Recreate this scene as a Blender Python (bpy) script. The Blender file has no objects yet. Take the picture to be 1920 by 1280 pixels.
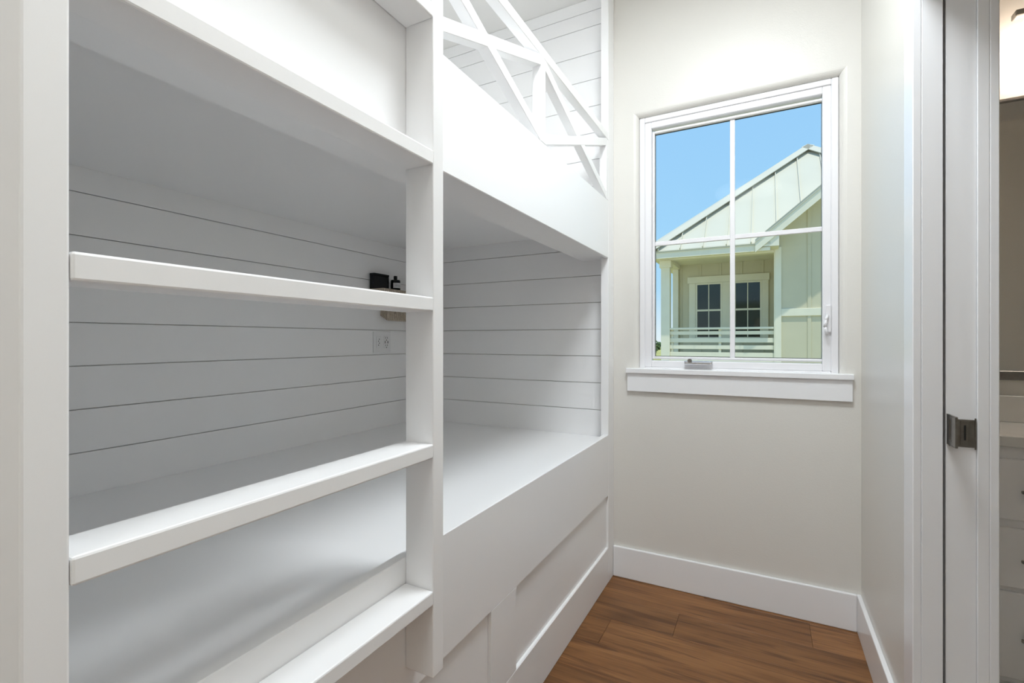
import bpy, bmesh, math, random
from mathutils import Vector, Matrix
random.seed(7)
C = bpy.context.scene.collection

# ------------------------------------------------------------------ camera
H = 1.19; FPX = 897.0; YAW = math.radians(27.9); CY = 637.0
cam_d = bpy.data.cameras.new('camera'); cam = bpy.data.objects.new('camera', cam_d); C.objects.link(cam)
cam.location = (0, 0, H); cam.rotation_euler = (math.pi / 2, 0, YAW)
cam_d.sensor_width = 36; cam_d.lens = FPX / 1920 * 36; cam_d.shift_y = (CY - 640) / 1920
cam_d.clip_start = 0.02; cam_d.clip_end = 500
bpy.context.scene.camera = cam

# ------------------------------------------------------------------ sky, sun, lamps, exposure
vs = bpy.context.scene.view_settings
vs.view_transform = 'Standard'; vs.look = 'None'; vs.exposure = 0.8; vs.gamma = 1.0; vs.use_curve_mapping = False
world = bpy.data.worlds.new('sky'); bpy.context.scene.world = world; world.use_nodes = True
wn = world.node_tree.nodes; wl = world.node_tree.links; wn.clear()
wo = wn.new('ShaderNodeOutputWorld'); bg = wn.new('ShaderNodeBackground'); tc = wn.new('ShaderNodeTexCoord')
sx = wn.new('ShaderNodeSeparateXYZ'); rp = wn.new('ShaderNodeValToRGB')
wl.new(tc.outputs['Generated'], sx.inputs[0]); wl.new(sx.outputs['Z'], rp.inputs[0])
wl.new(rp.outputs[0], bg.inputs[0]); wl.new(bg.outputs[0], wo.inputs[0])
e = rp.color_ramp.elements
e[0].position = 0.0; e[0].color = (0.80, 0.90, 1.0, 1)
e[1].position = 1.0; e[1].color = (0.14, 0.36, 0.85, 1)
k = e.new(0.10); k.color = (0.44, 0.72, 1.0, 1)
k = e.new(0.22); k.color = (0.36, 0.66, 1.0, 1)
k = e.new(0.42); k.color = (0.33, 0.62, 1.0, 1)
bg.inputs[1].default_value = 0.58

def light(name, kind, loc, energy, color=(1, 1, 1), size=0.3, rot=(0, 0, 0), size_y=None, shape=None):
    d = bpy.data.lights.new(name, kind); d.energy = energy; d.color = color
    o = bpy.data.objects.new(name, d); C.objects.link(o); o.location = loc; o.rotation_euler = rot
    if kind == 'AREA':
        d.size = size
        if shape: d.shape = shape
        if size_y: d.shape = 'RECTANGLE'; d.size_y = size_y
    elif kind == 'SUN': d.angle = math.radians(0.53)
    else: d.shadow_soft_size = size
    return o
sun = light('sun_offscreen', 'SUN', (0, 0, 30), 1.85, (1.0, 0.95, 0.84))
sun.rotation_euler = Vector((-0.107, 0.245, -1.0)).to_track_quat('-Z', 'Y').to_euler()
NOOK_W, HALL_W, VANITY_W = 15.5, 6.0, 2.0
bpy.context.scene.cycles.diffuse_bounces = 10; bpy.context.scene.cycles.max_bounces = 16

# ------------------------------------------------------------------ pixel helpers (1920x1280)
def ray(u, v):
    a = (u - 960) / FPX; c, s = math.cos(YAW), math.sin(YAW)
    return Vector((a * c - s, a * s + c, -(v - CY) / FPX))
def PX(u, v, X): r = ray(u, v); return r * (X / r.x) + Vector((0, 0, H))
def PY(u, v, Y): r = ray(u, v); return r * (Y / r.y) + Vector((0, 0, H))

# ------------------------------------------------------------------ materials
def mat(name, col, rough=0.5, metal=0.0, bump=0.0, bscale=200, var=0.0, vscale=3.0, spec=0.5, trans=0.0, emit=None, estr=0.0):
    m = bpy.data.materials.new(name); m.use_nodes = True
    n, l = m.node_tree.nodes, m.node_tree.links; b = n['Principled BSDF']
    b.inputs['Base Color'].default_value = (*col, 1); b.inputs['Roughness'].default_value = rough
    b.inputs['Metallic'].default_value = metal; b.inputs['Specular IOR Level'].default_value = spec
    if emit: b.inputs['Emission Color'].default_value = (*emit, 1); b.inputs['Emission Strength'].default_value = estr
    if trans: b.inputs['Transmission Weight'].default_value = trans
    geo = n.new('ShaderNodeNewGeometry')
    if var:
        t = n.new('ShaderNodeTexNoise'); t.inputs['Scale'].default_value = vscale; t.inputs['Detail'].default_value = 5
        l.new(geo.outputs['Position'], t.inputs['Vector'])
        r = n.new('ShaderNodeValToRGB'); r.color_ramp.elements[0].position = .3; r.color_ramp.elements[1].position = .7
        r.color_ramp.elements[0].color = (*[max(0, c * (1 - var)) for c in col], 1)
        r.color_ramp.elements[1].color = (*[min(1, c * (1 + var)) for c in col], 1)
        l.new(t.outputs['Fac'], r.inputs[0]); l.new(r.outputs[0], b.inputs['Base Color'])
    if bump:
        t = n.new('ShaderNodeTexNoise'); t.inputs['Scale'].default_value = bscale; t.inputs['Detail'].default_value = 3
        l.new(geo.outputs['Position'], t.inputs['Vector'])
        bp = n.new('ShaderNodeBump'); bp.inputs['Strength'].default_value = bump; bp.inputs['Distance'].default_value = 0.002
        l.new(t.outputs['Fac'], bp.inputs['Height']); l.new(bp.outputs[0], b.inputs['Normal'])
    return m
M = {}
M['white'] = mat('white_satin_paint', (0.885, 0.885, 0.89), 0.38, bump=0.05, bscale=90)
M['trim'] = mat('white_semigloss_trim', (0.865, 0.87, 0.885), 0.26, bump=0.03, bscale=60)
M['wall'] = mat('greige_wall_paint', (0.735, 0.718, 0.678), 0.36, bump=0.22, bscale=260)
M['wallb'] = mat('warm_white_wall_paint', (0.76, 0.75, 0.715), 0.5, bump=0.15, bscale=260)
M['ceil'] = mat('ceiling_paint', (0.80, 0.79, 0.77), 0.7, bump=0.1, bscale=200)
M['vinyl'] = mat('white_window_vinyl', (0.83, 0.825, 0.845), 0.3, var=0.01)
M['gasket'] = mat('dark_glazing_gasket', (0.05, 0.055, 0.05), 0.6, var=0.1, vscale=40)
M['chrome'] = mat('chrome', (0.72, 0.72, 0.74), 0.16, 1.0, var=0.03, vscale=60)
M['nickel'] = mat('brushed_nickel', (0.30, 0.285, 0.26), 0.3, 1.0, bump=0.15, bscale=500, var=0.12, vscale=80)
M['slot'] = mat('painted_hole_black', (0.008, 0.008, 0.008), 0.6, var=0.1, vscale=80)  # dark inside of small holes, painted as thin black pieces on the surface
M['black'] = mat('black_lacquer', (0.004, 0.005, 0.007), 0.25, var=0.2, vscale=30, spec=0.25)
M['paper'] = mat('white_paper_label', (0.72, 0.72, 0.74), 0.7, var=0.04, vscale=90)
M['ink'] = mat('dark_print', (0.12, 0.12, 0.13), 0.7, var=0.1, vscale=90)
M['rope'] = mat('tan_rope', (0.50, 0.43, 0.35), 0.85, bump=0.4, bscale=500, var=0.22, vscale=120)
M['plastic'] = mat('white_outlet_plastic', (0.80, 0.80, 0.81), 0.35, var=0.01)
M['quartz'] = mat('white_quartz', (0.74, 0.74, 0.72), 0.25, var=0.03, vscale=12)
M['mirror'] = mat('mirror_glass', (0.86, 0.87, 0.86), 0.02, 1.0)
M['mframe'] = mat('grey_metal_mirror_frame', (0.32, 0.31, 0.295), 0.35, 1.0, var=0.08, vscale=60)
M['tile'] = mat('bathroom_floor_tile', (0.5, 0.49, 0.47), 0.4, var=0.06, vscale=5)
M['bulb'] = mat('added_lamp_diffuser', (0.9, 0.9, 0.9), 0.4, emit=(1, 0.97, 0.93), estr=3.0, var=0.01)  # glowing cover of the added, unseen ceiling lamps
M['sage'] = mat('sage_siding', (0.64, 0.595, 0.43), 0.75, bump=0.1, bscale=40, var=0.03, vscale=2)
M['cream'] = mat('pale_green_white_trim', (0.84, 0.80, 0.64), 0.6, var=0.03, vscale=3)
M['metalroof'] = mat('pale_standing_seam_metal', (0.62, 0.60, 0.495), 0.5, 0.0, var=0.03, vscale=1.2)
M['drip'] = M['metalroof']
M['porchfloor'] = mat('grey_porch_deck', (0.35, 0.34, 0.29), 0.8, var=0.08, vscale=3)
M['leaf'] = mat('dark_green_leaves', (0.07, 0.12, 0.035), 0.8, var=0.4, vscale=4)
M['bark'] = mat('brown_bark', (0.12, 0.085, 0.055), 0.9, bump=0.4, bscale=30, var=0.3, vscale=10)
M['grass'] = mat('dry_grass_ground', (0.42, 0.40, 0.13), 0.95, bump=0.5, bscale=8, var=0.30, vscale=0.12)
M['road'] = mat('pale_sand_road', (0.66, 0.64, 0.55), 0.95, var=0.08, vscale=0.8)

def glass_mat(name, tint, base=0.04):
    m = bpy.data.materials.new(name); m.use_nodes = True
    n, l = m.node_tree.nodes, m.node_tree.links; n.clear()
    o = n.new('ShaderNodeOutputMaterial'); mx = n.new('ShaderNodeMixShader')
    tr = n.new('ShaderNodeBsdfTransparent'); gl = n.new('ShaderNodeBsdfGlossy'); fr = n.new('ShaderNodeFresnel')
    fr.inputs['IOR'].default_value = 1.11; tr.inputs[0].default_value = (*tint, 1); gl.inputs['Roughness'].default_value = 0.02
    l.new(fr.outputs[0], mx.inputs[0]); l.new(tr.outputs[0], mx.inputs[1]); l.new(gl.outputs[0], mx.inputs[2]); l.new(mx.outputs[0], o.inputs[0])
    return m
M['glass'] = glass_mat('clear_window_glass', (0.985, 1.0, 0.975))
def shade_mat():
    m = bpy.data.materials.new('frosted_lamp_glass'); m.use_nodes = True
    n, l = m.node_tree.nodes, m.node_tree.links; n.clear()
    o = n.new('ShaderNodeOutputMaterial'); mx = n.new('ShaderNodeMixShader'); mx.inputs[0].default_value = .30
    tr = n.new('ShaderNodeBsdfTransparent'); tl = n.new('ShaderNodeBsdfTranslucent'); tr.inputs[0].default_value = (.96, .92, .88, 1); tl.inputs[0].default_value = (.85, .74, .64, 1)
    l.new(tr.outputs[0], mx.inputs[1]); l.new(tl.outputs[0], mx.inputs[2]); l.new(mx.outputs[0], o.inputs[0]); return m
M['shade'] = shade_mat()
M['darkglass'] = mat('dark_house_window_glass', (0.022, 0.030, 0.020), 0.05, var=0.3, vscale=2, spec=0.6)

def wood_mat():
    m = bpy.data.materials.new('oak_plank_wood'); m.use_nodes = True
    n, l = m.node_tree.nodes, m.node_tree.links; b = n['Principled BSDF']
    geo = n.new('ShaderNodeNewGeometry'); oi = n.new('ShaderNodeObjectInfo')
    off = n.new('ShaderNodeVectorMath'); off.operation = 'SCALE'; off.inputs[0].default_value = (13.7, 7.1, 3.3)
    l.new(oi.outputs['Random'], off.inputs['Scale'])
    add = n.new('ShaderNodeVectorMath'); add.operation = 'ADD'; l.new(geo.outputs['Position'], add.inputs[0]); l.new(off.outputs[0], add.inputs[1])
    def noise(scale, detail, dist=0.0):
        mp = n.new('ShaderNodeMapping'); mp.inputs['Scale'].default_value = scale
        t = n.new('ShaderNodeTexNoise'); t.inputs['Scale'].default_value = 1; t.inputs['Detail'].default_value = detail
        t.inputs['Distortion'].default_value = dist
        l.new(add.outputs[0], mp.inputs[0]); l.new(mp.outputs[0], t.inputs['Vector']); return t
    big = noise((1.6, 13, 1), 4, 0.6); fine = noise((5, 170, 1), 3, 0.3); dark = noise((2.2, 38, 1), 5, 1.2)
    r = n.new('ShaderNodeValToRGB'); el = r.color_ramp.elements
    el[0].position = .28; el[0].color = (0.118, 0.0455, 0.0115, 1)
    el[1].position = .74; el[1].color = (0.295, 0.136, 0.046, 1)
    q = el.new(.5); q.color = (0.210, 0.090, 0.027, 1)
    l.new(big.outputs['Fac'], r.inputs[0])
    r2 = n.new('ShaderNodeValToRGB'); r2.color_ramp.elements[0].position = .36; r2.color_ramp.elements[0].color = (.60, .54, .50, 1)
    r2.color_ramp.elements[1].position = .47; r2.color_ramp.elements[1].color = (1, 1, 1, 1); l.new(dark.outputs['Fac'], r2.inputs[0])
    r3 = n.new('ShaderNodeValToRGB'); r3.color_ramp.elements[0].position = .3; r3.color_ramp.elements[0].color = (.78, .75, .72, 1)
    r3.color_ramp.elements[1].position = .6; r3.color_ramp.elements[1].color = (1.05, 1.05, 1.05, 1); l.new(fine.outputs['Fac'], r3.inputs[0])
    def mul(a, c):
        x = n.new('ShaderNodeMix'); x.data_type = 'RGBA'; x.blend_type = 'MULTIPLY'; x.inputs['Factor'].default_value = 1
        l.new(a, x.inputs['A']); l.new(c, x.inputs['B']); return x.outputs['Result']
    hs = n.new('ShaderNodeHueSaturation'); mr = n.new('ShaderNodeMapRange')
    mr.inputs['To Min'].default_value = 0.86; mr.inputs['To Max'].default_value = 1.14
    l.new(oi.outputs['Random'], mr.inputs[0]); l.new(mr.outputs[0], hs.inputs['Value'])
    l.new(mul(mul(r.outputs[0], r2.outputs[0]), r3.outputs[0]), hs.inputs['Color']); l.new(hs.outputs[0], b.inputs['Base Color'])
    b.inputs['Roughness'].default_value = 0.42
    bp = n.new('ShaderNodeBump'); bp.inputs['Strength'].default_value = 0.12; bp.inputs['Distance'].default_value = 0.002
    l.new(fine.outputs['Fac'], bp.inputs['Height']); l.new(bp.outputs[0], b.inputs['Normal'])
    return m
M['wood'] = wood_mat()

# ------------------------------------------------------------------ mesh helpers (all in world metres)
WORLD = {}
def wloc(o): return WORLD.get(o.name, Vector((0, 0, 0)))
def link(name, bm, m, parent=None, smooth=False):
    bmesh.ops.recalc_face_normals(bm, faces=bm.faces)
    lo = Vector([min(v.co[i] for v in bm.verts) for i in range(3)]); hi = Vector([max(v.co[i] for v in bm.verts) for i in range(3)])
    c = (lo + hi) / 2; c.z = lo.z
    bmesh.ops.translate(bm, verts=bm.verts, vec=-c)
    me = bpy.data.meshes.new(name); bm.to_mesh(me); bm.free()
    if smooth:
        for p in me.polygons: p.use_smooth = True
    me.materials.append(M[m] if isinstance(m, str) else m)
    o = bpy.data.objects.new(name, me); C.objects.link(o); WORLD[o.name] = c
    if parent: o.parent = parent; o.location = c - wloc(parent)
    else: o.location = c
    return o
def tag(o, label, cat=None, group=None, kind=None):
    o['label'] = label
    if cat: o['category'] = cat
    if group: o['group'] = group
    if kind: o['kind'] = kind
    return o
def thing(name, loc, label, cat, group=None, kind=None):
    o = bpy.data.objects.new(name, None); C.objects.link(o); o.location = loc; WORLD[o.name] = Vector(loc); o.empty_display_size = .1
    return tag(o, label, cat, group, kind)
def add_box(bm, x0, x1, y0, y1, z0, z1, bev=0.0, seg=1):
    vs_ = [bm.verts.new(p) for p in ((x0, y0, z0), (x1, y0, z0), (x1, y1, z0), (x0, y1, z0), (x0, y0, z1), (x1, y0, z1), (x1, y1, z1), (x0, y1, z1))]
    fs = [bm.faces.new([vs_[i] for i in q]) for q in ((3, 2, 1, 0), (4, 5, 6, 7), (0, 1, 5, 4), (1, 2, 6, 5), (2, 3, 7, 6), (3, 0, 4, 7))]
    if bev:
        ed = list({ed for f in fs for ed in f.edges})
        bmesh.ops.bevel(bm, geom=ed, offset=bev, segments=seg, affect='EDGES', profile=0.5)
def box(name, m, x0, x1, y0, y1, z0, z1, parent=None, bev=0.0015, seg=1):
    bm = bmesh.new(); add_box(bm, x0, x1, y0, y1, z0, z1, bev, seg); return link(name, bm, m, parent)
def add_prism(bm, pts, d):                       # polygon (world points) extruded by vector d
    a = [bm.verts.new(p) for p in pts]; b = [bm.verts.new(Vector(p) + Vector(d)) for p in pts]; n = len(a)
    bm.faces.new(a); bm.faces.new(b[::-1])
    for i in range(n): bm.faces.new((a[i], a[(i + 1) % n], b[(i + 1) % n], b[i]))
def prism(name, m, pts, d, parent=None, bev=0.0):
    bm = bmesh.new(); add_prism(bm, pts, d)
    if bev: bmesh.ops.bevel(bm, geom=bm.edges[:], offset=bev, segments=1, affect='EDGES')
    return link(name, bm, m, parent)
def add_cyl(bm, p0, p1, r0, r1=None, n=20, caps=True):
    r1 = r0 if r1 is None else r1; p0, p1 = Vector(p0), Vector(p1); d = p1 - p0
    mtx = Matrix.Translation((p0 + p1) / 2) @ d.to_track_quat('Z', 'Y').to_matrix().to_4x4()
    bmesh.ops.create_cone(bm, cap_ends=caps, segments=n, radius1=r0, radius2=r1, depth=d.length, matrix=mtx)
def cyl(name, m, p0, p1, r0, r1=None, n=20, parent=None, smooth=True):
    bm = bmesh.new(); add_cyl(bm, p0, p1, r0, r1, n); o = link(name, bm, m, parent)
    for p in o.data.polygons: p.use_smooth = smooth and len(p.vertices) == 4
    return o
def add_lathe(bm, prof, cx, cy, n=24):
    rings = [[bm.verts.new((cx + r * math.cos(2 * math.pi * i / n), cy + r * math.sin(2 * math.pi * i / n), z)) for i in range(n)] for r, z in prof]
    for a, b in zip(rings, rings[1:]):
        for i in range(n): bm.faces.new((a[i], a[(i + 1) % n], b[(i + 1) % n], b[i]))
    bm.faces.new(rings[0][::-1]); bm.faces.new(rings[-1])
def bar(name, m, p0, p1, w, x0, x1, parent=None, bev=0.0015):  # bar lying in a plane X=const, from (Y,Z) to (Y,Z), cut square
    p0, p1 = Vector(p0), Vector(p1); d = (p1 - p0).normalized(); nn = Vector((-d.y, d.x)) * w / 2
    pts = [(x0, *(p0 + nn)), (x0, *(p1 + nn)), (x0, *(p1 - nn)), (x0, *(p0 - nn))]
    return prism(name, m, pts, (x1 - x0, 0, 0), parent, bev)

# ------------------------------------------------------------------ key dimensions
WY = 2.39            # far wall (window wall)
XB = -0.68           # bunk front face
XL = -1.925          # shiplap face behind the bunk
XR = 0.346           # right wall
ZC = 2.956           # ceiling
YB0 = 0.176          # bunk near end
PL = 0.695           # lower platform
YD = 1.538           # pocket door jamb

# ------------------------------------------------------------------ shell
fl = box('floor', 'wood', XB - 0.1, 0.42, -2.5, WY + .1, -0.12, -0.012, bev=0)
tag(fl, 'warm brown wood plank floor between bunk bed and wall', 'floor', kind='structure')
row = 2.36 + 0.18; idx = 0
joints = {0: [-.25], 1: [.163], 2: [-.33], 3: [-.58], 4: [-.05], 5: [.21]}
while row > -2.45:
    y1 = row; y0 = row - 0.18; row = y0
    y1c = min(y1, WY + .02); js = joints.get(idx, [random.uniform(-.5, .25)])
    xs = [XB - .03] + js + [0.42]; idx += 1
    for a, b in zip(xs, xs[1:]): box('plank', 'wood', a + .0004, b - .0004, y0 + .0004, y1c - .0004, -0.012, 0.0, fl, bev=.0006)
tag(box('ceiling', 'ceil', -2.1, 2.1, -2.7, 2.7, ZC, ZC + .2, bev=0), 'smooth off-white ceiling over bunk and window', 'ceiling', kind='structure')

# far wall with a window opening (rounded drywall corners)
WX0, WX1, WZ0, WZ1 = -0.557, 0.273, 1.05, 2.295
def wall_with_hole(xa, xb, za, zb, hx0, hx1, hz0, hz1, y, depth, rad):
    bm = bmesh.new(); xs = [xa, hx0, hx1, xb]; zs = [za, hz0, hz1, zb]
    g = {(i, j, s): bm.verts.new((xs[i], y + s * depth, zs[j])) for i in range(4) for j in range(4) for s in (0, 1)}
    for i in range(3):
        for j in range(3):
            if (i, j) == (1, 1): continue
            for s in (0, 1): bm.faces.new([g[i, j, s], g[i + 1, j, s], g[i + 1, j + 1, s], g[i, j + 1, s]])
    def side(a, b): bm.faces.new([g[(*a, 0)], g[(*b, 0)], g[(*b, 1)], g[(*a, 1)]])
    for i in range(3):
        side((i, 0), (i + 1, 0)); side((i, 3), (i + 1, 3)); side((0, i), (0, i + 1)); side((3, i), (3, i + 1))
    side((1, 1), (2, 1)); side((2, 1), (2, 2)); side((2, 2), (1, 2)); side((1, 2), (1, 1))
    bm.edges.ensure_lookup_table()
    ed = []
    for a, b in (((1, 1), (1, 2)), ((1, 2), (2, 2)), ((2, 2), (2, 1))):
        ed += [x for x in g[(*a, 0)].link_edges if x.other_vert(g[(*a, 0)]) == g[(*b, 0)]]
    bmesh.ops.recalc_face_normals(bm, faces=bm.faces)
    bmesh.ops.bevel(bm, geom=ed, offset=rad, segments=6, affect='EDGES', profile=0.5)
    return bm
wf = link('wall_far', wall_with_hole(XL - .02, XR + .05, -.1, ZC, WX0, WX1, WZ0 - .03, WZ1, WY, 0.16, 0.026), 'wall')
tag(wf, 'greige painted wall around the window', 'wall', kind='structure')
# shiplap boards
wl_ = box('wall_left', 'ceil', XL - .14, XL - .012, -.1, WY + .16, -.1, ZC, bev=0)
tag(wl_, 'white shiplap wall at the back of the bunk bed', 'wall', kind='structure')
def boards(z_lo, z_hi, zs):
    cuts = [z_lo] + sorted(z for z in zs if z_lo + .01 < z < z_hi - .01) + [z_hi]
    return list(zip(cuts, cuts[1:]))
low = boards(PL - .04, 1.76, [0.831 + .138 * i for i in range(8)])
upp = boards(1.80, ZC, [2.81 - .1379 * i for i in range(8)] + [2.89])
for a, b in low + upp:
    box('shiplap_board', 'white', XL - .012, XL, YB0 + .002, WY - .012, a + .0015, b - .0015, wl_, bev=.0008)
    box('shiplap_board', 'white', XL, XB - .03, WY - .012, WY, a + .0015, b - .0015, wf, bev=.0008)

# right wall: hollow pocket beyond the door jamb, solid header, solid wall towards the hall
ZD = 2.085
bm = bmesh.new()
add_box(bm, XR, .385, YD + .012, WY, 0, ZD); add_box(bm, .455, .472, YD + .012, WY, 0, ZD)
add_box(bm, XR, .472, .70, WY, ZD, ZC); add_box(bm, XR, .472, -2.5, .70, 0, ZC)
wr = tag(link('wall_right', bm, 'wall'), 'greige wall between the window and the pocket doorway', 'wall', kind='structure')
bm = bmesh.new(); add_box(bm, -.85, -.70, -2.5, YB0 - .12, 0, ZC); add_box(bm, XL, -.70, YB0 - .12, YB0 - .0405, 0, ZC)
tag(link('wall_hall', bm, 'wall'), 'greige hall wall beside the bunk ladder', 'wall', kind='structure')
tag(box('wall_back', 'wall', -.85, .6, -2.6, -2.5, 0, ZC, bev=0), 'greige wall at the hall end opposite the window', 'wall', kind='structure')

# baseboards
def baseboard(name, x0, x1, y0, y1, label):
    return tag(box(name, 'trim', x0, x1, y0, y1, 0, .152, bev=.004, seg=2), label, 'baseboard', kind='structure')
baseboard('baseboard_far', XB + .001, XR - .016, WY - .016, WY, 'tall white baseboard under the window wall')
baseboard('baseboard_right', XR - .016, XR, YD + .088, WY, 'tall white baseboard running from the corner to the door casing')

# doorway: split jamb, casing
cs = thing('trim_1', (XR, YD, 0), 'white casing and split jamb of the pocket doorway', 'door casing', kind='structure')
box('casing', 'trim', XR - .018, XR, YD, YD + .086, 0, ZD + .08, cs, bev=.002)
box('jamb', 'trim', XR, .387, YD, YD + .012, 0, ZD, cs, bev=.001)
box('jamb', 'trim', .4505, .472, YD, YD + .012, 0, ZD, cs, bev=.001)
box('casing', 'trim', .472, .49, YD, YD + .086, 0, ZD + .08, cs, bev=.002)
box('casing', 'trim', XR - .018, XR, .61, .70, 0, ZD + .08, cs, bev=.002)
box('jamb', 'trim', XR, .472, .70, .716, 0, ZD, cs, bev=.001)
box('head_casing', 'trim', XR - .018, XR, .70, YD, ZD, ZD + .08, cs, bev=.002)
dr = thing('door_1', (.42, YD + .02, 0), 'white pocket door slid into its slot showing its latch edge', 'door', kind='structure')
box('door_panel', 'trim', .3935, .4502, YD + .005, 2.33, .008, ZD - .02, dr, bev=.0015)

# ------------------------------------------------------------------ window
wn1 = thing('window_1', (-.14, WY + .06, WZ0), 'white casement window with four lites facing the neighbouring house', 'window', kind='structure')
FY = WY + .022
def ring(name, m, x0, x1, z0, z1, w, y0, y1, parent, bev=.002, wz=None):
    wz = wz or w; bm = bmesh.new()
    add_box(bm, x0, x0 + w, y0, y1, z0, z1, bev); add_box(bm, x1 - w, x1, y0, y1, z0, z1, bev)
    add_box(bm, x0 + w, x1 - w, y0, y1, z0, z0 + wz, bev); add_box(bm, x0 + w, x1 - w, y0, y1, z1 - wz, z1, bev)
    return link(name, bm, m, parent)
GX0, GX1, GZ0, GZ1 = -.486, .216, 1.108, 2.214
ring('window_frame', 'vinyl', WX0 + .001, WX1 - .001, WZ0 - .02, WZ1 - .001, .026, FY, WY + .11, wn1, bev=.003)
sash = ring('sash', 'vinyl', WX0 + .026, WX1 - .026, WZ0 + .006, WZ1 - .026, .032, FY + .006, WY + .075, wn1, bev=.003)
bead = ring('glazing_bead', 'vinyl', GX0 - .012, GX1 + .012, GZ0 - .012, GZ1 + .012, .012, FY + .02, WY + .07, wn1, bev=.003)
ring('gasket', 'gasket', GX0, GX1, GZ0, GZ1, .0025, WY + .058, WY + .064, wn1, bev=0)
XM, ZM = (GX0 + GX1) / 2, 1.668
for (xa, xb) in ((GX0, XM - .009), (XM + .009, GX1)):
    for (za, zb) in ((GZ0, ZM - .009), (ZM + .009, GZ1)):
        box('pane', 'glass', xa + .0026, xb, WY + .060, WY + .062, za + .0026, zb, wn1, bev=0)
box('muntin', 'vinyl', XM - .0105, XM + .0105, WY + .054, WY + .068, GZ0, GZ1, wn1, bev=.002)
for (xa, xb) in ((GX0, XM - .0105), (XM + .0105, GX1)): box('muntin', 'vinyl', xa, xb, WY + .0545, WY + .0675, ZM - .0105, ZM + .0105, wn1, bev=.002)
st = box('window_stool', 'trim', -.612, .319, WY - .03, FY + .004, WZ0 - .024, WZ0, wn1, bev=.003, seg=2)
box('window_apron', 'trim', -.608, .316, WY - .017, WY, .936, WZ0 - .0245, wn1, bev=.002)
# folding crank
pc = PY(1310, 679, FY)
cr = box('crank_cover', 'chrome', pc.x - .062, pc.x + .062, FY - .02, FY + .006, pc.z - .012, pc.z + .006, wn1, bev=.004, seg=2)
box('crank_arm', 'chrome', pc.x - .03, pc.x + .056, FY - .028, FY - .0205, pc.z - .008, pc.z + .001, cr, bev=.002, seg=2)
cyl('crank_knob', 'nickel', (pc.x - .037, FY - .036, pc.z + .008), (pc.x - .037, FY - .012, pc.z + .008), .009, n=18, parent=cr)
# sash lock lever
pl = PY(1553, 600, FY)
lk = box('lock_plate', 'vinyl', pl.x - .010, pl.x + .010, FY - .008, FY + .006, pl.z - .052, pl.z + .064, wn1, bev=.004, seg=3)
bm = bmesh.new()
pts = [(pl.x - .004, FY - .012, pl.z + .02), (pl.x - .012, FY - .026, pl.z + .0), (pl.x - .014, FY - .028, pl.z - .03), (pl.x - .006, FY - .02, pl.z - .064)]
for a, b in zip(pts, pts[1:]): add_cyl(bm, a, b, .006, n=12)
link('lock_lever', bm, 'vinyl', lk, smooth=True)

# ------------------------------------------------------------------ bunk bed
bk = thing('bunk_bed', (-1.3, 1.28, 0), 'white built-in bunk bed with lattice guard rail and panelled base', 'bunk bed')
def bb(name, *a, **k): return box(name, 'white', *a, parent=bk, **k)
XI = XB - .011
box('end_stile', 'white', XB - .038, XB, 2.295, WY - .001, 0, ZC - .001, bk, bev=.0015)
bb('lower_side_rail', XB - .026, XB, YB0, 2.2945, .427, .725, bev=.002)
lp = bb('lower_platform', XL + .001, XB - .0345, YB0, WY - .013, PL - .03, PL)
bb('base_panel', XI - .012, XI, YB0, 2.2945, .16, .4265, bev=0)
bb('base_rail', XB - .034, XB, YB0, 2.2945, 0, .172, bev=.003)
bb('base_stile', XI + .0003, XB, 1.16, 1.312, .1722, .4268, bev=.0003)
bb('base_stile', XI + .0003, XB, YB0, YB0 + .09, .1725, .4265, bev=.001)
bb('upper_fascia', XB - .02, XB, YB0, 2.2945, 1.592, 1.873, bev=.002)
bb('upper_beam', XB - .165, XB - .0205, YB0, WY - .013, 1.600, 1.74, bev=.002)
bb('upper_platform', XL + .001, XB - .0215, YB0, WY - .013, 1.7405, 1.80, bev=.001)
bb('end_panel', XL + .001, XB, YB0 - .04, YB0 - .0005, 0, ZC - .001, bev=.002)
# guard rail
GX_0, GX_1 = XB - .035, XB
ZT = 2.205
YG = .79
bb('guard_top_rail', GX_0, GX_1, YG, 2.2945, ZT - .036, ZT, bev=.002)
bb('guard_baluster', GX_0, GX_1, 1.50, 1.535, 1.8735, ZT - .0365, bev=.002)
bb('guard_baluster', GX_0, GX_1, 2.262, 2.2945, 1.8735, ZT - .0365, bev=.002)
bb('guard_baluster', GX_0, GX_1, YG, YG + .034, 1.8735, ZT - .0365, bev=.002)
zb, zt = 1.889, ZT - .05
for i, (ya, yb) in enumerate(((YG - .01, 1.505), (1.53, 2.275))):
    a0 = zb + (.0 if i == 0 else 0)
    bar('guard_brace', 'white', (ya, zt), (yb, zb), .034, GX_0 + .001, GX_1 - .001, bk)
    bar('guard_brace', 'white', (ya, zb), (yb, zt), .034, GX_0 + .0005, GX_1 - .0005, bk)

# ladder
XF = -.606
ld = thing('bunk_ladder', ((XB + XF) / 2, .5, .49), 'white wooden ladder with wide flat rungs on the bunk front', 'ladder')
for ya, yb in ((.177, .213), (.797, .833)):
    box('post', 'white', XB + .0005, XF, ya, yb, .49, 2.42, ld, bev=.0025, seg=2)
for i in range(6):
    z = .672 + .303 * i
    box('rung', 'white', XB + .001, XF + .0012, .2135, .7965, z - .0295, z, ld, bev=.003, seg=2)

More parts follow.
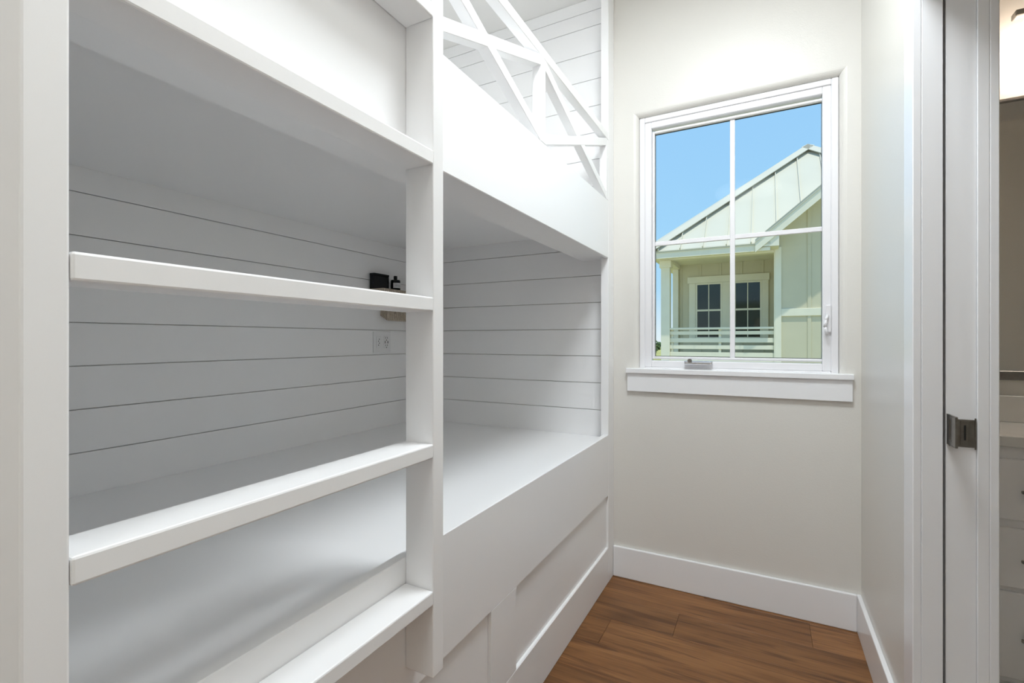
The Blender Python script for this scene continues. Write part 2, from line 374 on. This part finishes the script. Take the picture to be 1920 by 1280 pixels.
# ------------------------------------------------------------------ outlet plate on the shiplap
ot = thing('wall_outlet', (XL + .004, 2.055, 1.11), 'white double outlet plate with switch on shiplap wall', 'outlet')
oa, ob = PX(699, 622, XL), PX(731, 661, XL)
oy0, oy1, oz0, oz1 = oa.y, ob.y, 1.118, 1.236
box('cover_plate', 'plastic', XL, XL + .006, oy0, oy1, oz0, oz1, ot, bev=.002, seg=2)
ym = (oy0 + oy1) / 2; zc = (oz0 + oz1) / 2
sw = box('rocker_switch', 'plastic', XL + .006, XL + .0095, ym - .048, ym - .014, zc - .033, zc + .033, ot, bev=.002)
for k_ in range(4): box('switch_mark', 'ink', XL + .0095, XL + .0098, ym - .036 + (k_ % 2) * .006, ym - .031 + (k_ % 2) * .006, zc - .02 + k_ * .011, zc - .013 + k_ * .011, sw, bev=0)
rc = box('receptacle', 'plastic', XL + .006, XL + .0095, ym + .012, ym + .048, zc - .035, zc + .035, ot, bev=.002)
for s in (-1, 1):
    for dy, w in ((-.007, .003), (.007, .003)): box('slot', 'slot', XL + .0093, XL + .0099, ym + .03 + dy - w / 2, ym + .03 + dy + w / 2, zc + s * .021 - .001, zc + s * .021 + .008, rc, bev=0)
    cyl('ground_hole', 'slot', (XL + .0093, ym + .03, zc + s * .021 - .009), (XL + .0099, ym + .03, zc + s * .021 - .009), .0032, n=12, parent=rc)
for dy in (-.011, .011): box('usb_port', 'slot', XL + .0093, XL + .0099, ym + .03 + dy - .0025, ym + .03 + dy + .0025, zc - .007, zc + .007, rc, bev=0)

# woven wall shelf with a black box and a bottle
SX = -1.815; SB = -1.868
sy0 = PX(690, 550, XL).y; sy1 = 2.34; sm = PX(713, 573, XL).y
z_t, z_m = 1.474, 1.432; zbk, zfr = PX(713, 592, XL).z, PX(722, 600, SB).z; zmid = (z_m + zfr) / 2 - .012
sh = thing('woven_shelf', (-1.87, 2.14, zfr), 'tan woven rope shelf with tapered base hung on shiplap wall', 'shelf')
box('shelf_tray', 'rope', XL, SX, sy0, sy1, z_m, z_t - .004, sh, bev=.003)
bm = bmesh.new()
add_prism(bm, [(XL, sm + .004, z_m), (XL, sm + .004, zbk), (SB - .005, sm + .004, zfr + .004), (SB - .005, sm + .004, z_m)], (0, sy1 - sm - .006, 0)); link('shelf_core', bm, 'rope', sh)
bm = bmesh.new(); n_s = 17
for r, (za, zb_) in enumerate(((z_m, zmid), (zmid, zfr))):
    for i in range(n_s):
        y = sm + .008 + (sy1 - sm - .014) * i / (n_s - 1); dy = .006 if i % 2 else -.006
        if r: dy = -dy
        add_cyl(bm, (SB - .004, y - dy, za), (SB - .004, y + dy, zb_), .0052, n=8)
for z in (z_m - .004, zmid, zfr + .002): add_cyl(bm, (SB - .004, sm + .004, z), (SB - .004, sy1, z), .004, n=8)
for i in range(5):
    f_ = i / 4; x = XL + .006 + (SB - XL - .010) * f_; zbt = zbk + (zfr - zbk) * f_
    add_cyl(bm, (x - .003, sm + .003, z_m), (x + .003, sm + .003, (z_m + zbt) / 2), .0048, n=8); add_cyl(bm, (x + .003, sm + .003, (z_m + zbt) / 2), (x - .003, sm + .003, zbt), .0048, n=8)
add_cyl(bm, (XL + .004, sm + .003, zbk + .002), (SB - .004, sm + .003, zfr + .002), .004, n=8)
for i in range(26):
    y = sy0 + .004 + (sy1 - sy0 - .008) * i / 25; dy = .005 if i % 2 else -.005
    add_cyl(bm, (SX, y - dy, z_m + .002), (SX, y + dy, z_t - .006), .0048, n=8)
o = link('rope_strand', bm, 'rope', sh, smooth=True); o['kind'] = 'stuff'; o['label'] = 'zigzag rope weave'
bxa, bxb = XL + .006, XL + .042; ya_, yb_ = PX(693, 512, bxa).y, PX(729.5, 515, bxb).y; ztop = PX(705, 511.5, bxb).z
z_t -= .0035
bx_ = thing('black_box', ((bxa + bxb) / 2, (ya_ + yb_) / 2, z_t), 'plain black square box standing on the woven shelf', 'box')
box('box_body', 'black', bxa, bxb, ya_, yb_, z_t, ztop - .012, bx_, bev=.0015)
box('box_lid', 'black', bxa, bxb + .001, ya_ - .001, yb_ + .001, ztop - .0115, ztop, bx_, bev=.0015)
BTX = -1.872; c0 = PX(741.5, 530, BTX); r_ = .0275
bt = thing('black_bottle', (BTX, c0.y, z_t), 'small black bottle with white label on the woven shelf', 'bottle')
zt_ = PX(741, 525, BTX).z; zn = PX(741, 518, BTX).z
bm = bmesh.new(); add_lathe(bm, [(r_ - .002, z_t + .0005), (r_, z_t + .003), (r_, zt_ - .004), (r_ - .004, zt_), (.009, zt_ + .002), (.009, zt_ + .006)], BTX, c0.y); link('glass_body', bm, 'black', bt, smooth=True)
bm = bmesh.new(); add_lathe(bm, [(.0105, zt_ + .006), (.0105, zn), (.009, zn + .002)], BTX, c0.y); link('cap', bm, 'black', bt)
bm = bmesh.new(); nlab = 14
zl0, zl1 = PX(741, 540.5, BTX).z, PX(741, 531, BTX).z
for i in range(nlab):                                   # paper label wrapped round the front
    a0 = math.radians(-75 + 130 * i / nlab); a1 = math.radians(-75 + 130 * (i + 1) / nlab)
    q = [(BTX + (r_ + .0006) * math.cos(a), c0.y + (r_ + .0006) * math.sin(a), z) for a, z in ((a0, zl0), (a1, zl0), (a1, zl1), (a0, zl1))]
    bm.faces.new([bm.verts.new(p) for p in q])
bmesh.ops.remove_doubles(bm, verts=bm.verts, dist=1e-5)
lab = link('bottle_label', bm, 'paper', bt, smooth=True)
bm = bmesh.new()
for k_, zz in enumerate((.3, .5, .68)):
    for i in range(6):
        a0 = math.radians(-48 + 12 * i); a1 = math.radians(-48 + 12 * i + 10)
        z0 = zl0 + (zl1 - zl0) * zz
        q = [(BTX + (r_ + .0011) * math.cos(a), c0.y + (r_ + .0011) * math.sin(a), z) for a, z in ((a0, z0), (a1, z0), (a1, z0 + .0013), (a0, z0 + .0013))]
        bm.faces.new([bm.verts.new(p) for p in q])
link('label_print', bm, 'ink', lab)

# ------------------------------------------------------------------ pocket door latch (children of the door)
ly = YD + .005
lz0, lz1 = PY(1810, 838, ly).z, PY(1810, 786, ly).z
lt = box('pocket_latch', 'nickel', .399, .4485, ly - .0025, ly + .01, lz0, lz1, dr, bev=.0008)
lt['label'] = 'brushed nickel edge latch'
box('latch_insert', 'nickel', .4195, .4355, ly - .0042, ly - .0026, lz0 + .004, lz1 - .003, lt, bev=.0006)
box('latch_slot', 'slot', .4258, .4298, ly - .0046, ly - .0043, lz0 + .017, lz1 - .014, lt, bev=0)
box('latch_lip', 'nickel', .4455, .449, ly - .004, ly - .0026, lz0 - .004, lz1 + .004, lt, bev=.0005)
box('latch_rib', 'nickel', .4150, .4168, ly - .0036, ly - .0026, lz0 + .001, lz1 - .001, lt, bev=.0004)
# pull swung straight out of the door edge, seen from its side
pt_ = PX(1791, 783, .3945); pb_ = PX(1791, 839, .3945); py0, py1 = pt_.y, ly - .0005; hz0, hz1 = pb_.z, pt_.z
bm = bmesh.new(); wy = py1 - py0
for ya, yb, za, zb_ in ((py0, py0 + .4 * wy, hz0, hz1), (py1 - .28 * wy, py1, hz0, hz1), (py0 + .4 * wy, py1 - .28 * wy, hz0, hz0 + .010), (py0 + .4 * wy, py1 - .28 * wy, hz1 - .010, hz1)):
    add_box(bm, .3945, .3985, ya, yb, za, zb_, .0004)
pu = link('edge_pull', bm, 'nickel', dr)
box('pull_recess', 'nickel', .3965, .3983, py0 + .4 * wy, py1 - .28 * wy, hz0 + .010, hz1 - .010, pu, bev=0)
box('pull_rim', 'nickel', .394, .3992, py0 - .0018, py0 - .0002, hz0 - .001, hz1 + .001, pu, bev=.0004)
for za in (hz0 - .0018, hz1 + .0002): box('pull_rim', 'nickel', .394, .3992, py0, py1, za, za + .0016, pu, bev=.0004)
# ------------------------------------------------------------------ bathroom beyond the doorway
BY = 2.45; BX1 = 1.95; BXL = .472
bt_l = tag(box('wall_bath_far', 'wallb', BXL, BX1, BY, BY + .16, 0, ZC, bev=0), 'pale wall behind the bathroom mirror', 'wall', kind='structure')
tag(box('wall_bath_right', 'wallb', BX1, BX1 + .1, -.4, BY + .1, 0, ZC, bev=0), 'pale bathroom wall opposite the pocket door', 'wall', kind='structure')
tag(box('wall_bath_near', 'wallb', BXL, BX1, -.5, -.4, 0, ZC, bev=0), 'pale bathroom wall reflected in the mirror', 'wall', kind='structure')
tag(box('floor_bath', 'tile', .42, BX1, -.5, BY, -.12, 0, bev=0), 'grey tiled bathroom floor', 'floor', kind='structure')
cz = PY(1876, 815, 1.95).z; vy = 1.93; VX0, VX1 = .492, 1.75
vy = None
# counter: top at 0.89 m, front edge where the photo shows it
cz = .885; rr = ray(1876, 816); tt = (cz - H) / rr.z; vy = rr.y * tt
vc = thing('vanity_cabinet', ((VX0 + VX1) / 2, (vy + BY) / 2, 0), 'white bathroom vanity with shaker drawers under quartz counter', 'vanity')
box('cabinet_body', 'white', VX0, VX1, vy + .03, BY - .001, .09, cz - .036, vc, bev=.001)
box('toe_kick', 'white', VX0 + .02, VX1 - .02, vy + .09, BY - .01, 0, .0895, vc, bev=0)
fy = vy + .012; hw_ = .1
d1a, d1b = PY(1876, 859, fy).z, PY(1876, 972, fy).z
for k_ in range(2):
    xa = VX0 + .004 + k_ * (VX1 - VX0) / 2; xb = xa + (VX1 - VX0) / 2 - .008
    for zt2, zb2 in ((d1a, d1b), (d1b - .026, .40), (.385, .11)):
        dw = box('drawer', 'white', xa, xb, fy, vy + .0295, zb2, zt2, vc, bev=.003)
        xm = (xa + xb) / 2; zm = (zt2 + zb2) / 2; hw_ = xm - PY(1917, 900, fy - .028).x if k_ == 0 and zt2 == d1a else hw_
        box('handle', 'nickel', xm - hw_, xm + hw_, fy - .028, fy - .018, zm - .005, zm + .005, dw, bev=.002)
        for s in (-1, 1): cyl('handle_post', 'nickel', (xm + s * hw_ * .8, fy, zm), (xm + s * hw_ * .8, fy - .019, zm), .0045, n=10, parent=dw)
ct = thing('countertop', ((VX0 + VX1) / 2, (vy + BY) / 2, cz - .035), 'white quartz countertop with low backsplash on the vanity', 'countertop')
box('slab', 'quartz', VX0, VX1, vy, BY - .001, cz - .0355, cz, ct, bev=.003)
box('backsplash', 'quartz', VX0, VX1, BY - .02, BY - .001, cz + .0005, PY(1876, 741, BY - .02).z, ct, bev=.002)
mz0, mz1 = PY(1876, 712, BY - .02).z, PY(1876, 186, BY - .02).z
mr_ = thing('wall_mirror', ((VX0 + VX1) / 2, BY - .01, mz0), 'wide mirror with thin grey metal frame above the vanity', 'mirror')
mx0, mx1 = VX0 + .004, VX1 - .1
box('mirror_glass', 'mirror', mx0 + .006, mx1 - .006, BY - .012, BY - .008, mz0 + .03, mz1 - .006, mr_, bev=0)
bm = bmesh.new()
add_box(bm, mx0, mx1, BY - .022, BY - .001, mz0, mz0 + .034, .002); add_box(bm, mx0, mx1, BY - .022, BY - .001, mz1 - .012, mz1, .002)
add_box(bm, mx0, mx0 + .008, BY - .022, BY - .001, mz0 + .034, mz1 - .012, .001); add_box(bm, mx1 - .012, mx1, BY - .022, BY - .001, mz0 + .034, mz1 - .012, .001)
link('mirror_frame', bm, 'mframe', mr_)
LYY = BY - .10
vl0 = PY(1900, 30, LYY); vlx0 = vl0.x; vl = thing('vanity_light', (vlx0 + .3, BY - .05, vl0.z - .2), 'metal bar vanity light with frosted glass shades above mirror', 'wall lamp')
zb0, zb1 = PY(1900, 36, LYY).z, PY(1900, 24, LYY).z
box('light_bar', 'mframe', vlx0, vlx0 + .62, LYY - .02, LYY + .02, zb0, zb1, vl, bev=.003)
box('back_plate', 'mframe', vlx0 + .22, vlx0 + .4, LYY + .0205, BY - .0005, zb0 - .04, zb1 + .02, vl, bev=.003)
s0 = PY(1909, 90, LYY); sr = .05
for k_ in range(3):
    xc = s0.x + sr + k_ * .21; zl, zh = PY(1915, 140, LYY).z, zb0
    bm = bmesh.new()
    for r0, r1, za, zb_ in ((.016, .016, zh - .03, zh),): add_cyl(bm, (xc, LYY, za), (xc, LYY, zb_), r0, r1, 16)
    link('socket', bm, 'mframe', vl)
    bm = bmesh.new(); add_lathe(bm, [(.017, zh - .012), (sr - .012, zh - .016), (sr, zh - .03), (sr, zl), (sr - .003, zl), (sr - .003, zh - .032)], xc, LYY, 28)
    link('glass_shade', bm, 'shade', vl, smooth=True)
    L = light('vanity_bulb_offscreen', 'POINT', (0, 0, 0), VANITY_W, (1.0, .94, .87), .018); L.parent = vl; L.location = Vector((xc, LYY, (zl + zh) / 2)) - WORLD[vl.name]

# ------------------------------------------------------------------ unseen ceiling lamps, added to brighten nook and hall
def added_ceiling_lamp(x, y, r, w, light_name, label, col=(.88, .95, 1), spread=180):
    t = thing('added_ceiling_light', (x, y, ZC - .07), label, 'added ceiling lamp')
    bm = bmesh.new(); add_lathe(bm, [(r, ZC - .03), (r, ZC - .0005)], x, y, 32); link('lamp_base', bm, 'nickel', t)
    bm = bmesh.new(); add_lathe(bm, [(r * .55, ZC - .07), (r * .85, ZC - .058), (r - .005, ZC - .0305)], x, y, 32); link('diffuser', bm, 'bulb', t, smooth=True)
    L = light(light_name, 'AREA', (0, 0, 0), w, col, r * 2, shape='DISK'); L.data.spread = math.radians(spread); L.parent = t; L.location = (0, 0, -.012)
added_ceiling_lamp(-.12, 1.17, .28, NOOK_W, 'added_lamp_nook_offscreen', 'added unseen wide round flush ceiling light above the floor between bunk and doorway')  # added out of view to brighten bunk and window wall
added_ceiling_lamp(-.18, -1.2, .35, HALL_W, 'added_lamp_hall_offscreen', 'added unseen wide round flush ceiling light in the hall')  # added behind the camera as extra light on the far wall

# ------------------------------------------------------------------ outside: ground, trees, the neighbouring house
GZ = -3.3
tag(box('ground', 'grass', -160, 160, 2.8, 320, GZ - .5, GZ, bev=0), 'dry yellow green grass field outside the window', 'ground', kind='structure')
tag(box('road', 'road', -150, 150, 58, 66, GZ, GZ + .04, bev=0), 'pale sand road crossing the grass field', 'road', kind='structure')
def tree(x, y, h, r, label):
    t = thing('tree', (x, y, GZ), label, 'tree', 'trees along the far field')
    bm = bmesh.new(); add_cyl(bm, (x, y, GZ), (x, y, GZ + h * .55), .22, .12, 8); link('trunk', bm, 'bark', t)
    bm = bmesh.new()
    for i in range(420):
        u = Vector((random.gauss(0, 1), random.gauss(0, 1), random.gauss(0, 1))).normalized() * r * random.uniform(.55, 1)
        c = Vector((x + u.x, y + u.y, GZ + h * .62 + u.z * h * .36 / r)); s = random.uniform(.3, .6)
        a = Vector((random.uniform(-1, 1), random.uniform(-1, 1), random.uniform(-1, 1))).normalized() * s; b = a.orthogonal().normalized() * s * .6
        bm.faces.new([bm.verts.new(c + a), bm.verts.new(c + b), bm.verts.new(c - a), bm.verts.new(c - b)])
    link('foliage', bm, 'leaf', t)
for i, (x, y, h, r) in enumerate(((-25.5, 122, 4.7, 3.0), (-33, 124, 5.2, 3.4), (-18, 126, 5.0, 3.2), (-41, 120, 4.6, 3.0))):
    tree(x, y, h, r, 'round dark green tree standing in a row beyond the sand road')

HY = 13.0; EY = 12.5; PBY = 14.9
hs_ = thing('house', (1.0, 15.0, GZ), 'pale sage house with metal roof and upstairs porch outside the window', 'house')
def hb(name, m, *a, **k): return box(name, m, *a, parent=hs_, **k)
wx0 = PY(1453, 500, HY).x; zf = PY(1400, 617, HY).z - 1.0        # porch deck level
eave_z = PY(1405, 456, EY).z
beam_b = PY(1400, 477, HY).z
colx0, colx1 = PY(1239.5, 560, HY).x, PY(1256, 560, HY).x
# wing walls and lower storey
WXR = 4.7
hb('wall', 'sage', wx0 + .02, WXR, HY, 17.5, GZ, 5.2 if False else PY(1462, 462, HY).z, bev=0)
hb('lower_wall', 'sage', colx0, wx0, HY + .1, 17.5, GZ, zf - .25, bev=0)
hb('porch_back_wall', 'sage', colx0 + .05, wx0 + .02, PBY, 17.4, zf, eave_z + .3, bev=0)
hb('porch_deck', 'porchfloor', colx0 - .05, wx0, HY - .05, PBY, zf - .25, zf, bev=.01)
hb('rim_board', 'cream', colx0 - .05, wx0, HY - .08, HY - .051, zf - .28, zf + .02, bev=.004)
hb('porch_ceiling', 'cream', colx0, wx0 + .02, HY, PBY, beam_b + .12, beam_b + .16, bev=0)
hb('porch_beam', 'cream', colx0 - .05, wx0 + .02, HY - .02, HY + .2, beam_b, eave_z - .02, bev=.005)
hb('porch_beam', 'cream', colx0 - .02, colx0 + .2, HY + .2, PBY, beam_b, eave_z - .02, bev=.005)
# column
cw = colx1 - colx0
co = hb('porch_column', 'cream', colx0, colx1, HY - .02, HY + cw - .02, zf, beam_b - .001, bev=.006)
zc0 = PY(1245, 502, HY).z
box('column_cap', 'cream', colx0 - .035, colx1 + .035, HY - .055, HY + cw + .015, zc0, beam_b - .002, co, bev=.006)
bracket_y = HY + cw
hb('half_column', 'cream', colx0, colx0 + .16, PBY - .12, PBY - .001, zf, beam_b - .001, bev=.004)
# wing trim
cx1 = PY(1465, 500, HY).x
zbd0, zbd1 = PY(1490, 592, HY - .04).z, PY(1490, 578, HY - .04).z
hb('corner_board', 'cream', wx0, cx1, HY - .04, HY - .0005, GZ, PY(1462, 463, HY).z, bev=.004)
hb('corner_board', 'cream', wx0 - .02, wx0 + .018, HY - .03, HY + .25, GZ, PY(1462, 463, HY).z, bev=.004)
hb('belt_board', 'cream', cx1, WXR, HY - .035, HY - .0005, zbd0, zbd1, bev=.004)
bx0, bx1 = PY(1514, 520, HY).x, PY(1521, 520, HY).x
step = PY(1517, 520, HY).x - cx1 - .0
for i in range(6):
    o_ = i * step
    if bx1 + o_ > WXR: break
    zt2 = 2.34 + H + .82 * (bx0 + o_ + .05) - .15
    ztw = min(zt2 + .3, 6.2) if bx0 + o_ < 2.2 else 3.9
    hb('batten', 'sage', bx0 + o_, bx1 + o_, HY - .02, HY - .0005, zbd1, PY(1462, 462, HY).z, bev=.003)
    hb('batten', 'sage', bx0 + o_, bx1 + o_, HY - .02, HY - .0005, GZ, zbd0, bev=.003)
# porch back wall battens
for u in (1277, 1313, 1350.5, 1390, 1430):
    p = PY(u, 520, PBY); hb('batten', 'sage', p.x - .03, p.x + .03, PBY - .02, PBY - .0005, zf, beam_b + .12, bev=.003)
# porch windows
def PB(u, v): return PY(u, v, PBY - .04)
t0 = PB(1289, 524); t1 = PB(1443, 515)
zh0, zh1 = PB(1365, 528).z, PB(1365, 515.5).z
wd = hb('window_head_trim', 'cream', t0.x, t1.x, PBY - .07, PBY - .0205, zh0, zh1, bev=.006)
zw0 = zh0 - 1.62
wins = ((1304, 1354.5), (1375.5, 1429))
cas = [PB(1292, 560).x, PB(1304, 560).x, PB(1354.5, 560).x, PB(1375.5, 560).x, PB(1429, 560).x, PB(1441, 560).x]
for a, b in ((0, 1), (2, 3), (4, 5)): hb('window_casing', 'cream', cas[a], cas[b], PBY - .06, PBY - .0205, zw0, zh0 - .001, bev=.005)
for a, b in ((1, 2), (3, 4)):
    x0, x1 = cas[a] + .002, cas[b] - .002; w_ = .05
    wv = ring('window', 'cream', x0, x1, zw0, zh0 - .002, w_, PBY - .05, PBY - .0205, hs_, bev=.003)
    zmid_ = PB(1365, 580).z; xm = (x0 + x1) / 2
    box('meeting_rail', 'cream', x0 + w_, x1 - w_, PBY - .048, PBY - .0215, zmid_ - .035, zmid_ + .02, wv, bev=.003)
    for za, zb_ in ((zw0 + w_, zmid_ - .035), (zmid_ + .02, zh0 - .002 - w_)):
        box('muntin', 'cream', xm - .012, xm + .012, PBY - .04, PBY - .027, za, zb_, wv, bev=.002)
        for xa, xb in ((x0 + w_, xm - .012), (xm + .012, x1 - w_)): box('pane', 'darkglass', xa, xb, PBY - .034, PBY - .030, za, zb_, wv, bev=0)
# railing
rx0, rx1 = colx1 + .001, wx0 - .021
def RZ(v): return PY(1352, v, HY).z
hb('railing_cap', 'cream', rx0, rx1, HY + .0, HY + .14, RZ(617.2), RZ(613.4), bev=.004)
dz = RZ(613.4) - PY(1352, 613.4, HY).z
for va, vb in ((620.5, 627), (633.5, 641.8), (647, 654.5), (660.5, 668.6), (674, 682), (688, 696)):
    hb('railing_slat', 'cream', rx0, rx1, HY + .04, HY + .075, RZ(vb), RZ(va), bev=.003)
for u in (1260.5, 1350):
    p = PY(u, 640, HY + .1); hb('railing_post', 'cream', p.x - .03, p.x + .03, HY + .0755, HY + .14, zf, RZ(617.3), bev=.003)
# main hip roof: front slope with standing seams
SL = 0.99
xl = -3.0; yp = 15.62; zp = eave_z + (yp - EY) * SL; xpk = PY(1514, 276, yp).x
lc = Vector((PY(1224, 470, EY).x - .12, EY, eave_z)); rc_ = Vector((xpk + (xpk - lc.x), EY, eave_z)); pk = Vector((xpk, yp, zp))
nf = Vector((0, -SL, 1)).normalized()
def hipx(z):                                    # x of the left / right hip at height z
    f_ = (z - eave_z) / (zp - eave_z); return lc.x + (pk.x - lc.x) * f_, rc_.x + (pk.x - rc_.x) * f_
def roof_pt(x, y): return Vector((x, y, eave_z + (y - EY) * SL))
GYF = 12.45                                     # gable face of the wing; its roof meets the main slope in a valley
g0 = PY(1416, 449, GYF); g1 = PY(1537, 348, GYF); sg = (g1.z - g0.z) / (g1.x - g0.x); gpx = (wx0 + WXR) / 2
def y_hip(x):
    f_ = (x - lc.x) / (pk.x - lc.x) if x <= pk.x else (rc_.x - x) / (rc_.x - pk.x); return EY + max(0, f_) * (yp - EY)
def y_val(x):
    if x <= g0.x: return EY - .03
    return max(EY - .03, EY + (g0.z + sg * (min(x, 2 * gpx - x) - g0.x) - .03 - eave_z) / SL)
gcut = g0.x; xm_ = pk.x
while y_val(xm_) < y_hip(xm_) and xm_ < gpx: xm_ += .01
prism('roof_deck', 'metalroof', [lc, roof_pt(gcut, EY), roof_pt(xm_, y_hip(xm_)), pk], (-nf * .05), hs_)
back_l = Vector((lc.x, 2 * yp - EY, eave_z)); back_r = Vector((rc_.x, 2 * yp - EY, eave_z))
prism('roof_side', 'metalroof', [lc, pk, back_l], (0, 0, -.05), hs_); prism('roof_side', 'metalroof', [rc_, back_r, pk], (0, 0, -.05), hs_); prism('roof_back', 'metalroof', [back_l, pk, back_r], (0, 0, -.05), hs_)
def xs_at(u, v):                                # x of the roof seam seen at a pixel
    r = ray(u, v); t = (eave_z - H - EY * SL) / (r.z - r.y * SL); return (r * t).x
seams = [xs_at(1239, 452), xs_at(1284, 430), xs_at(1326, 420), xs_at(1413, 400), xs_at(1456.5, 350), xs_at(1497, 330)]
sp = (seams[-1] - seams[0]) / 6
xs_ = [seams[0] + sp * (i - 0) for i in range(-1, 13)]
xs_ = [x for x in xs_ if lc.x < x < rc_.x]
edges = sorted([lc.x] + [x for x in xs_ if x < xm_] + [gcut, xm_])
for a, b in zip(edges, edges[1:]):
    if b - a < .01: continue
    oa_ = 0 if a == gcut else .004; ob_ = 0 if b == gcut else .004
    xa_, xb_ = a + oa_, b - ob_
    pts = [roof_pt(xa_, y_val(xa_)), roof_pt(xb_, y_val(xb_))]
    if y_hip(xb_) > y_val(xb_) + .01: pts.append(roof_pt(xb_, y_hip(xb_)))
    if a < pk.x < b: pts.append(pk.copy())
    if y_hip(xa_) > y_val(xa_) + .03: pts.append(roof_pt(xa_, y_hip(xa_)))
    prism('roof_panel', 'metalroof', pts, nf * .012, hs_)
for x in xs_:
    yh = y_hip(x) - .10; ys = y_val(x)
    if yh > ys + .1: prism('roof_seam', 'metalroof', [roof_pt(x - .009, ys) + nf * .0125, roof_pt(x + .009, ys) + nf * .0125, roof_pt(x + .009, yh) + nf * .0125, roof_pt(x - .009, yh) + nf * .0125], nf * .055, hs_)
for a, b in ((lc, pk), (rc_, pk)):               # raised hip caps
    dd = (b - a).normalized(); sd = dd.cross(nf).normalized() * (.20 if a is lc else -.20)
    bm = bmesh.new()
    p = [a + nf * .09, b + nf * .09, b + nf * .09 + sd, a + nf * .09 + sd]
    add_prism(bm, p, nf * .02)
    q = [a + nf * .09, b + nf * .09, b + Vector((0, .18, -.02)) + nf * .05, a + Vector((-.18 if a is lc else .18, .05, 0)) + nf * .05]
    add_prism(bm, q, nf * .02)
    link('hip_cap', bm, 'metalroof', hs_)
    sc = sd * .35
    prism('hip_closure', 'drip', [a + nf * .0125, b + nf * .0125, b + nf * .0125 + sc, a + nf * .0125 + sc], nf * .077, hs_)
# eave fascia, drip edge and soffit
hb('eave_drip', 'drip', lc.x, wx0 - .1, EY - .025, EY + .0, eave_z - .05, eave_z - .001, bev=0)
hb('eave_fascia', 'cream', lc.x + .03, wx0 - .1, EY + .001, EY + .03, eave_z - .20, eave_z - .03, bev=.004)
hb('eave_soffit', 'cream', lc.x + .03, wx0 - .1, EY + .0305, HY - .021, eave_z - .14, eave_z - .12, bev=0)
hb('side_soffit', 'cream', lc.x + .03, colx0 - .021, HY, 17.4, eave_z - .14, eave_z - .12, bev=0)
# gable over the wing
gpz = g0.z + sg * (gpx - g0.x)
tg = math.sqrt(1 + sg * sg)
for s in (1, -1):
    def gx(x): return x if s == 1 else 2 * gpx - x
    ov = .055 * tg; fa = .17 * tg
    def rake(name, m, dz0, dz1, y0, y1): return prism(name, m, [(gx(g0.x), y0, g0.z - dz0), (gx(gpx), y0, gpz - dz0), (gx(gpx), y0, gpz - dz1), (gx(g0.x), y0, g0.z - dz1)], (0, y1 - y0, 0), hs_)
    rake('gable_roof_panel', 'metalroof', 0, .015, GYF - .03, 16.8)
    rake('gable_drip', 'drip', .016, ov, GYF - .02, 16.8)
    rake('rake_board', 'cream', ov + .001, ov + fa, GYF, GYF + .03)
    rake('rake_soffit', 'cream', ov + .10, ov + .12, GYF + .031, HY - .001)
gw0, gw1 = wx0 + .02, WXR
zg = PY(1462, 462, HY).z
prism('gable_wall', 'sage', [(gw0, HY, zg + .0005), (gw1, HY, zg + .0005), (gw1, HY, g0.z + sg * (gw0 - g0.x) - .14), (gpx, HY, gpz - .16), (gw0, HY, g0.z + sg * (gw0 - g0.x) - .14)], (0, .15, 0), hs_)
for i in range(6):
    xa = bx0 + i * step; xb = bx1 + i * step
    if xb > WXR: break
    def zr(x): return (g0.z + sg * ((x if x < gpx else 2 * gpx - x) - g0.x)) - .2
    prism('batten', 'sage', [(xa, HY - .02, zg + .001), (xb, HY - .02, zg + .001), (xb, HY - .02, zr(xb)), (xa, HY - .02, zr(xa))], (0, .0195, 0), hs_)
# boxed eave return at the wing corner
ra, rb = PY(1417, 462, GYF), PY(1461, 459, GYF)
zlow = PY(1440, 461, GYF).z
prism('eave_return', 'cream', [(g0.x + .02, GYF + .031, zlow), (rb.x, GYF + .031, zlow), (rb.x, GYF + .031, g0.z + sg * (rb.x - g0.x) - ov - fa * .6), (g0.x + .02, GYF + .031, g0.z - ov - fa * .6 + .02)], (0, HY - GYF - .072, 0), hs_)
